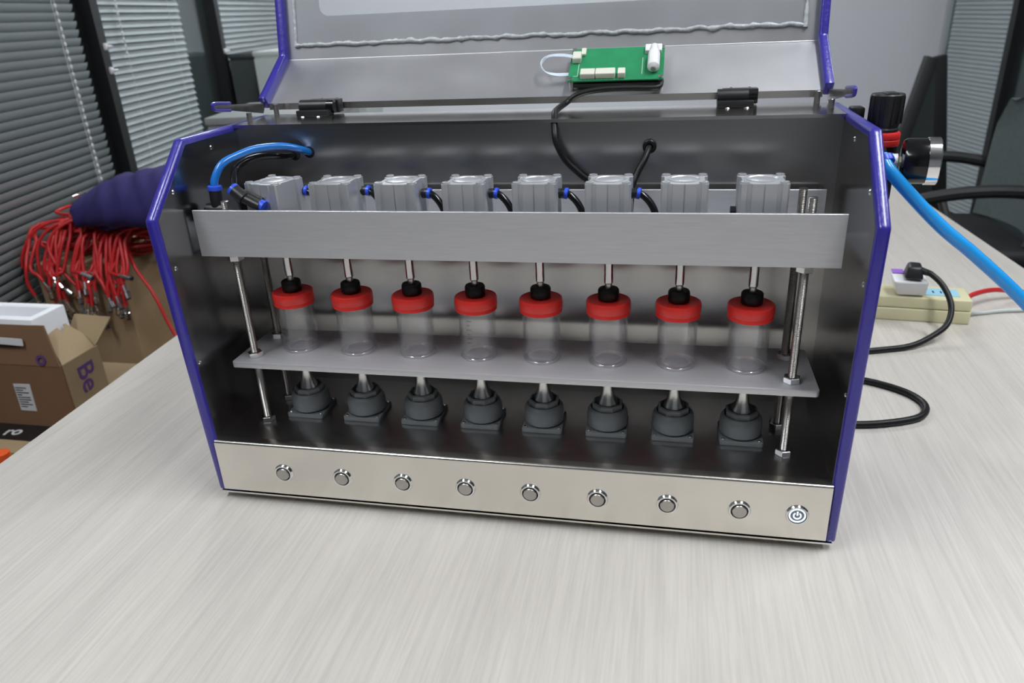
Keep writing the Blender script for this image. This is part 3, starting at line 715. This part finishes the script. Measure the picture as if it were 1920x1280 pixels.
# ------------------------------------------------------------------ boxes left of the table
def slab(mb, pts, th=.004):   # a flap: quad with thickness
    p = [Vector(q) for q in pts]; n = (p[1]-p[0]).cross(p[3]-p[0]).normalized()*th*.5
    return mb.hexa([q-n for q in p]+[q+n for q in p])
def be_box():
    x1, y0, zt, zb = -.688, .498, -.1196, -.262
    x0, y1 = -1.02, .602
    t = thing('open_carton', 'open brown carton with purple lettering and a foam box inside', 'carton', ((x0+x1)/2, (y0+y1)/2, zb))
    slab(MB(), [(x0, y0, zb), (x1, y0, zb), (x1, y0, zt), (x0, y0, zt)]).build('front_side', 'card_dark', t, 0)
    slab(MB(), [(x1, y0+.003, zb), (x1, y1, zb), (x1, y1, zt), (x1, y0+.003, zt)]).build('right_side', 'card', t, 0)
    slab(MB(), [(x0, y1, zb), (x1-.003, y1, zb), (x1-.003, y1, zt), (x0, y1, zt)]).build('rear_side', 'card', t, 0)
    slab(MB(), [(x0, y0+.003, zb), (x0, y1-.003, zb), (x0, y1-.003, zt), (x0, y0+.003, zt)]).build('left_side', 'card', t, 0)
    slab(MB(), [(x0+.003, y0+.003, zb+.004), (x1-.003, y0+.003, zb+.004), (x1-.003, y1-.003, zb+.004), (x0+.003, y1-.003, zb+.004)]).build('bottom', 'card', t, 0)
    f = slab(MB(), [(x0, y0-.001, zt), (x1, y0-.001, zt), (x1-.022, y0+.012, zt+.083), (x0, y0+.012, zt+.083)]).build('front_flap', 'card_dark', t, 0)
    slab(MB(), [(-.86, y0-.001, zt+.040), (-.772, y0-.001, zt+.040), (-.768, y0+.001, zt+.052), (-.86, y0+.001, zt+.052)], .003).build('handle_hole', 'hole', f, 0)
    slab(MB(), [(-.83, y0-.004, zt+.047), (-.757, y0-.004, zt+.044), (-.757, y0-.002, zt+.058), (-.83, y0-.002, zt+.060)], .003).build('tape', 'paper', f, 0)
    MB().lathe([(.0055, 0), (.0115, 0), (.0115, .001), (.0055, .001)], (-.727, y0-.0025, zt+.013), (0, -1, .12), 24).build('printed_ring', 'print_purple', f)
    # tan flap of the right side, leaning inward, with a notch at its top edge
    mb = MB(); N = 8
    P = [(0, 0), (1, 0), (.93, .5), (.66, 1)] + [(.52+.10*math.cos(a), 1-.16*math.sin(a)) for a in [PI*k/N for k in range(N+1)]] + [(.22, .96), (.02, .92)]
    b = Vector((x1, y0+.004, zt)); eu = Vector((0, y1-y0-.012, 0)); ev = Vector((-.036, .012, .060))
    nn = eu.cross(ev).normalized()*.0018
    mb.poly([b+eu*u+ev*v-nn for u, v in P]+[b+eu*u+ev*v+nn for u, v in P], [tuple(range(len(P)))[::-1], tuple(range(len(P), 2*len(P)))]+[(i, (i+1) % len(P), (i+1) % len(P)+len(P), i+len(P)) for i in range(len(P))])
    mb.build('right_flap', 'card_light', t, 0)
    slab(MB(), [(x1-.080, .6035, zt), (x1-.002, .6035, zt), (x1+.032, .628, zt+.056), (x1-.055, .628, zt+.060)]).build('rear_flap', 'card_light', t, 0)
    lb_ = slab(MB(), [(-.816, y0-.003, -.226), (-.778, y0-.003, -.226), (-.774, y0-.003, -.163), (-.814, y0-.003, -.164)], .001).build('shipping_label', 'paper', t, 0)
    for k in range(9):
        z = -.172-.0055*k; w = (.026, .018, .03, .012, .03, .03, .022, .03, .016)[k]
        slab(MB(), [(-.812, y0-.0039, z-.0012), (-.812+w, y0-.0039, z-.0012), (-.812+w, y0-.0039, z+.0008), (-.812, y0-.0039, z+.0008)], .0004).build('printed_line', 'ink', lb_, 0)
    mb = MB(); text_mesh(mb, 'Be', .062, (x1+.0024, .533, -.1370), (0, 0.03, -1), (0, 1, .03)); mb.build('lettering', 'print_purple', t, 0)
    # foam box inside
    f = thing('foam_box', 'white polystyrene box standing inside the open carton', 'foam box', (-.85, .60, -.25))
    X0, X1, Y0, Y1, Z0, Z1, w = -1.0, -.7330, .509, .598, -.256, -.0250, .020
    mb = MB()
    o = [(X0, Y0), (X1, Y0), (X1, Y1), (X0, Y1)]; i = [(X0+w, Y0+w), (X1-w, Y0+w), (X1-w, Y1-w), (X0+w, Y1-w)]
    vs = [(x, y, Z0) for x, y in o]+[(x, y, Z1) for x, y in o]+[(x, y, Z1) for x, y in i]+[(x, y, Z0+.05) for x, y in i]
    fs = [(3, 2, 1, 0), (12, 13, 14, 15)]
    for k in range(4):
        j = (k+1) % 4; fs += [(k, j, 4+j, 4+k), (4+k, 4+j, 8+j, 8+k), (8+k, 8+j, 12+j, 12+k)]
    mb.poly(vs, fs).bevel(.004, 2).build('shell', 'foam', f)
be_box()
def carton(name, label, x0, x1, y0, y1, z0, z1, m='card', tape=None):
    t = thing(name, label, 'carton', ((x0+x1)/2, (y0+y1)/2, z0))
    MB().box((x0, y0, z0), (x1, y1, z1)).bevel(.003).build('body', m, t)
    ym = (y0+y1)/2
    for a, b in ((y0, ym-.001), (ym+.001, y1)):
        MB().box((x0+.001, a, z1), (x1-.001, b, z1+.003)).build('flap', 'card_light' if m == 'card' else m, t, 0)
    return t
c = carton('taped_carton', 'closed carton sealed with black printed tape under the open carton', -1.03, -.66, .395, .80, FZ, -.266)
tp = MB().box((-1.03, .438, -.263), (-.70, .497, -.2622)).build('tape', 'tape_black', c, 0)
mb = MB(); text_mesh(mb, 'ro', .040, (-.838, .452, -.2618), (1, .16, 0), (-.16, 1, 0)); mb.build('lettering', 'paper', tp, 0)
carton('tall_carton', 'tall brown carton under the heap of red cables', -1.085, -.836, .897, 1.24, FZ, -.048)
carton('low_carton', 'low brown carton beside the tall carton, mostly behind the machine', -.820, -.50, .90, 1.25, FZ, -.33)
o = MB().lathe([(0, 0), (.028, 0), (.032, .012), (.030, .10), (.020, .13), (.012, .14), (.012, .16), (0, .16)], (-.70, .340, -.40), (0, 0, 1), 20)
stand = thing('orange_bottle', 'orange bottle at the left edge just below the table', 'bottle', (-.715, .335, -.40))
o.bm.free()
MB().lathe([(0, 0), (.034, 0), (.037, .010), (.036, .105), (.024, .135), (.014, .142), (.014, .165), (0, .165)], (-.715, .335, -.405), (0, 0, 1), 20).build('bottle_body', 'orange', stand)
MB().cyl((-.715, .335, -.241), (-.715, .335, -.222), .016, n=16).build('bottle_cap', 'orange', stand)
carton('short_carton', 'short brown carton below the orange bottle', -.95, -.56, .22, .385, FZ, -.408)

# purple cloth bag
def cloth():
    t = thing('purple_cloth', 'dark purple cloth bundle lying on the red cables', 'cloth', (-.83, 1.0, .055))
    def lerp(tab, f):
        for (a, p), (b, q) in zip(tab, tab[1:]):
            if f <= b: k = (f-a)/(b-a); k = k*k*(3-2*k); return p+(q-p)*k
        return tab[-1][1]
    top = [(0, .098), (.08, .114), (.2, .127), (.4, .147), (.6, .163), (.85, .178), (1, .174), (1.25, .120)]
    bot = [(0, .090), (.06, .066), (.14, .052), (.25, .045), (.45, .052), (.7, .050), (1, .050), (1.25, .060)]
    dep = [(0, .012), (.1, .06), (.3, .105), (.6, .125), (1, .115), (1.25, .03)]
    mb = MB(); nf, na = 48, 40; rings = []
    for i in range(nf+1):
        f = 1.25*i/nf; zt, zb, d = lerp(top, f), lerp(bot, f), lerp(dep, f); ring = []
        for k in range(na):
            a = 2*PI*k/na; c, sn = math.cos(a), math.sin(a)
            y = .985-.012*f+d*math.copysign(abs(c)**.8, c)*(1-.30*max(0, sn))
            z = (zt+zb)/2+(zt-zb)/2*math.copysign(abs(sn)**.75, sn)
            q = Vector((f*3.2, y*7, z*9))
            g = noise.noise(q*1.3)*.014+noise.noise(q*3.1)*.006+abs(noise.noise(Vector((f*7+y*14, z*9, 2))))*.022
            ring.append(mb.bm.verts.new((-.985+.285*f+noise.noise(q)*.004, y-g*c*0+g*(-1 if c < 0 else 1)*.6, z+g*sn*.45)))
        rings.append(ring)
    for a, b in zip(rings, rings[1:]):
        for k in range(na): j = (k+1) % na; mb.bm.faces.new([a[k], a[j], b[j], b[k]])
    mb.bm.faces.new(rings[0][::-1]); mb.bm.faces.new(rings[-1])
    mb.build('bundle', 'cloth_purple', t, 80)
    mb = MB()
    pts = [Vector((-.972+.022*i, .905+.055*abs(1-i/6)-.006*math.sin(i*1.1), .066-.016*math.sin(min(1, i/4)*PI/2)+.006*math.sin(i*.9+1))) for i in range(13)]
    mb.tube(pts, .006, 8, 5).build('hem_fold', 'cloth_purple', t, 60)
cloth()
# red cables with metal connectors
def red_cable(i):
    rnd = random.Random(100+i)
    t = thing('red_cable', 'red cable with metal connectors in the heap on the tall carton', 'cable', (-.93, 1.0, -.045), 'red cables on the carton')
    kind = i % 3
    P = []
    cx, cy = rnd.uniform(-1.02, -.84), rnd.uniform(.99, 1.10)
    a0 = rnd.uniform(0, 2*PI); z = -.030+rnd.uniform(0, .085); rx, ry = rnd.uniform(.06, .13), rnd.uniform(.04, .10)
    for k in range(7+rnd.randint(0, 3)):
        a = a0+k*.75; P.append(Vector((cx+rx*math.cos(a)+rnd.uniform(-.012, .012), max(.915, cy+ry*math.sin(a)), max(-.036, z+rnd.uniform(-.015, .02)))))
    ex = rnd.uniform(-1.03, -.80)
    if i in (3, 11): ex = -1.10 + .01*i/3
    P.append(Vector((ex+rnd.uniform(-.03, .03), .955, rnd.uniform(.015, .06))))
    P.append(Vector((ex, .905, rnd.uniform(-.01, .035))))
    P.append(Vector((ex+rnd.uniform(-.02, .02), .872, -.045)))
    drop = rnd.uniform(.005, .10)
    e = Vector((ex+rnd.uniform(-.035, .035), .872-rnd.uniform(0, .02), -.045-drop))
    P.append((P[-1]+e)/2+Vector((rnd.uniform(-.01, .01), -.004, 0))); P.append(e)
    MB().tube(P, .0043, 7, 4).build('cord', 'red_cord', t, 60)
    def conn(p, d):
        d = Vector(d).normalized()
        o = MB().lathe([(0, -.004), (.0046, -.004), (.0046, .012), (.0066, .014), (.0066, .028), (0, .028)], p, d, 12).build('connector', 'chrome', t, 30)
        MB().lathe([(0, .028), (.0052, .028), (.0052, .032), (0, .032)], p, d, 10).build('connector_end', 'black_plastic', o)
    conn(e, e-P[-2])
    if kind != 1:
        P0_ = P[0]+Vector((0, 0, .02)); conn(P0_, P[0]-P[1])
for i in range(34): red_cable(i)
# three loose arcs hanging from the heap
def loose(pts, label):
    t = thing('red_cable', label, 'cable', (-.93, 1.0, -.045), 'red cables on the carton')
    MB().tube([Vector(p) for p in pts], .0043, 7, 6).build('cord', 'red_cord', t, 60)
    p = Vector(pts[-1]); d = (p-Vector(pts[-2])).normalized()
    MB().lathe([(0, -.004), (.0046, -.004), (.0046, .012), (.0066, .014), (.0066, .028), (0, .028)], p, d, 12).build('connector', 'black_plastic', t, 30)
loose([(-.95, .98, .05), (-1.03, .95, .055), (-1.085, .925, .03), (-1.115, .905, -.02), (-1.125, .90, -.06)], 'red cable reaching furthest left over the blind, with black connector')
loose([(-.93, .98, .05), (-1.00, .93, .055), (-1.045, .90, .02), (-1.055, .883, -.04), (-1.045, .876, -.10), (-1.02, .87, -.145), (-1.005, .868, -.17)], 'red cable dropping in a long arc behind the foam box')
loose([(-.90, .98, .06), (-.97, .93, .06), (-1.015, .895, .02), (-1.00, .878, -.03), (-.955, .872, -.085), (-.915, .868, -.135), (-.90, .866, -.175)], 'red cable crossing diagonally down the front of the tall carton')
loose([(-.90, 1.05, .06), (-.84, .95, .02), (-.795, .90, -.04), (-.745, .88, -.105), (-.715, .87, -.18), (-.685, .86, -.235)], 'single red cable trailing down to the right beside the purple panel')

# ------------------------------------------------------------------ far left furniture
def cabinet(name, label, s0, s1, l0, l1, z1, m, doors=2):
    t = thing(name, label, 'cabinet', rm((s0+s1)/2, (l0+l1)/2, FZ))
    rbox(MB(), s0, s1, l0, l1, FZ+.05, z1-.02).build('body', m, t, 0)
    rbox(MB(), s0+.02, s1, l0+.01, l1-.01, FZ, FZ+.05).build('plinth', 'cab_dark', t, 0)
    rbox(MB(), s0-.008, s1, l0-.004, l1+.004, z1-.02, z1).bevel(.003).build('top', m, t)
    n = doors
    for k in range(n):
        a, b = l0+(l1-l0)*k/n+.003, l0+(l1-l0)*(k+1)/n-.003
        d = rbox(MB(), s0-.016, s0, a, b, FZ+.06, z1-.03).build('door', m, t, 0)
        q = rm(s0-.02, b-.03 if k % 2 == 0 else a+.03, (FZ+z1)/2)
        MB().cyl(q-Vector((0, 0, .05)), q+Vector((0, 0, .05)), .005, n=8).build('handle', 'zinc', d)
cabinet('low_cabinet', 'pale grey low cabinet behind the left end of the machine', .335, .72, .398, .76, .249, 'cab_grey')
cabinet('white_cabinet', 'white cabinet standing behind the raised lid on the left', 1.54, 1.95, .166, .62, .379, 'cab_white')
cabinet('dark_cabinet', 'dark grey cabinet left of the white cabinet by the glass', 1.62, 1.95, .03, .150, .372, 'cab_dark', 1)

# ------------------------------------------------------------------ right background: board in place of a chair back, chair
def board():  # framed board added where a black chair backrest stands edge-on
    t = thing('chair_back_board', 'black framed board standing in for a chair back in the right corner by the white wall', 'board', rm(1.25, 2.95, FZ))
    def leg(a, b, w, name):
        a, b = Vector(a), Vector(b); d = (b-a).normalized(); u = NW-d*NW.dot(d)
        MB().obox((a+b)/2, (b-a)/2, u.normalized()*w, DW*.015).bevel(.003).build(name, 'chair_black', t)
    leg(rm(1.20, 2.885, .256), rm(1.05, 2.60, FZ), .024, 'front_rail'); leg(rm(1.23, 2.925, .256), rm(1.27, 3.13, FZ), .030, 'rear_rail')
    leg(rm(1.13, 2.76, -.2), rm(1.25, 3.03, -.2), .008, 'cross_bar')
    MB().poly([rm(1.215, 2.905, .25), rm(1.07, 2.64, FZ+.02), rm(1.27, 3.10, FZ+.02), rm(1.213, 2.908, .25), rm(1.068, 2.643, FZ+.02), rm(1.268, 3.103, FZ+.02)], [(0, 1, 2), (5, 4, 3), (0, 3, 4, 1), (1, 4, 5, 2), (2, 5, 3, 0)]).build('panel', 'cab_dark', t, 0)
board()
def chair(name, label, loc, rz, fabric):
    t = thing(name, label, 'chair', loc)
    L = Vector(loc); Mz = Matrix.Rotation(rz, 3, 'Z')
    def w(p): return L+Mz @ Vector(p)
    # local: chair faces -x, seat height .45
    def ob(c, ex, ey, ez, m, nm, bev=.01):
        MB().obox(w(c), Mz @ Vector(ex), Mz @ Vector(ey), Mz @ Vector(ez)).bevel(bev, 3).build(nm, m, t)
    ob((0, 0, .46), (.24, 0, 0), (0, .25, 0), (0, 0, .035), 'chair_black', 'seat', .03)
    # curved backrest
    mb = MB(); nu, nv = 12, 10; G = {}
    for side in (0, 1):
        for i in range(nu+1):
            for j in range(nv+1):
                u = -1+2*i/nu; v = j/nv
                hw = .235*(1-.25*max(0, v-.7)/.3) * (.92+.08*math.sin(v*PI))
                x = .235+.07*v-.05*u*u*0-.07*(u*u)+.015*math.cos(v*PI) + side*.035
                G[side, i, j] = mb.bm.verts.new(w((x, u*hw, .50+.45*v-(.05*u*u*(v > .9)))))
    for side in (0, 1):
        for i in range(nu):
            for j in range(nv): mb.bm.faces.new([G[side, i, j], G[side, i+1, j], G[side, i+1, j+1], G[side, i, j+1]])
    for i in range(nu):
        for j in (0, nv): mb.bm.faces.new([G[0, i, j], G[0, i+1, j], G[1, i+1, j], G[1, i, j]])
    for j in range(nv):
        for i in (0, nu): mb.bm.faces.new([G[0, i, j], G[0, i, j+1], G[1, i, j+1], G[1, i, j]])
    mb.build('backrest', fabric, t, 60)
    MB().tube([w((.05, 0, .43)), w((.25, 0, .42)), w((.33, 0, .50)), w((.33, 0, .70))], .02, 10, 5).build('back_support', 'chair_black', t)
    for sy in (-1, 1):
        a = MB().tube([w((.25, sy*.27, .665)), w((.10, sy*.285, .690)), w((-.06, sy*.29, .685)), w((-.20, sy*.275, .650)), w((-.245, sy*.26, .615))], .020, 10, 5).build('armrest', 'chair_black', t)
        MB().tube([w((-.10, sy*.285, .670)), w((-.07, sy*.29, .60)), w((.00, sy*.28, .50)), w((.05, sy*.24, .435))], .013, 10, 5).build('arm_bracket', 'zinc', a)
    MB().cyl(w((0, 0, .08)), w((0, 0, .43)), .028, n=16).build('gas_column', 'zinc', t)
    for k in range(5):
        a = k*2*PI/5+.3
        l = MB().tube([w((0, 0, .10)), w((.15*math.cos(a), .15*math.sin(a), .095)), w((.29*math.cos(a), .29*math.sin(a), .06))], .018, 8, 4, rf=lambda f: 1.2-.5*f).build('base_arm', 'chair_black', t)
        q = (.29*math.cos(a), .29*math.sin(a), .027)
        MB().cyl(w((q[0]-.012, q[1], q[2])), w((q[0]+.012, q[1], q[2])), .027, n=14).build('caster', 'chair_black', l)
chair('office_chair', 'office chair with grey-green back and black armrests at the right edge', (1.41, 2.12, FZ), 0, 'chair_grey')
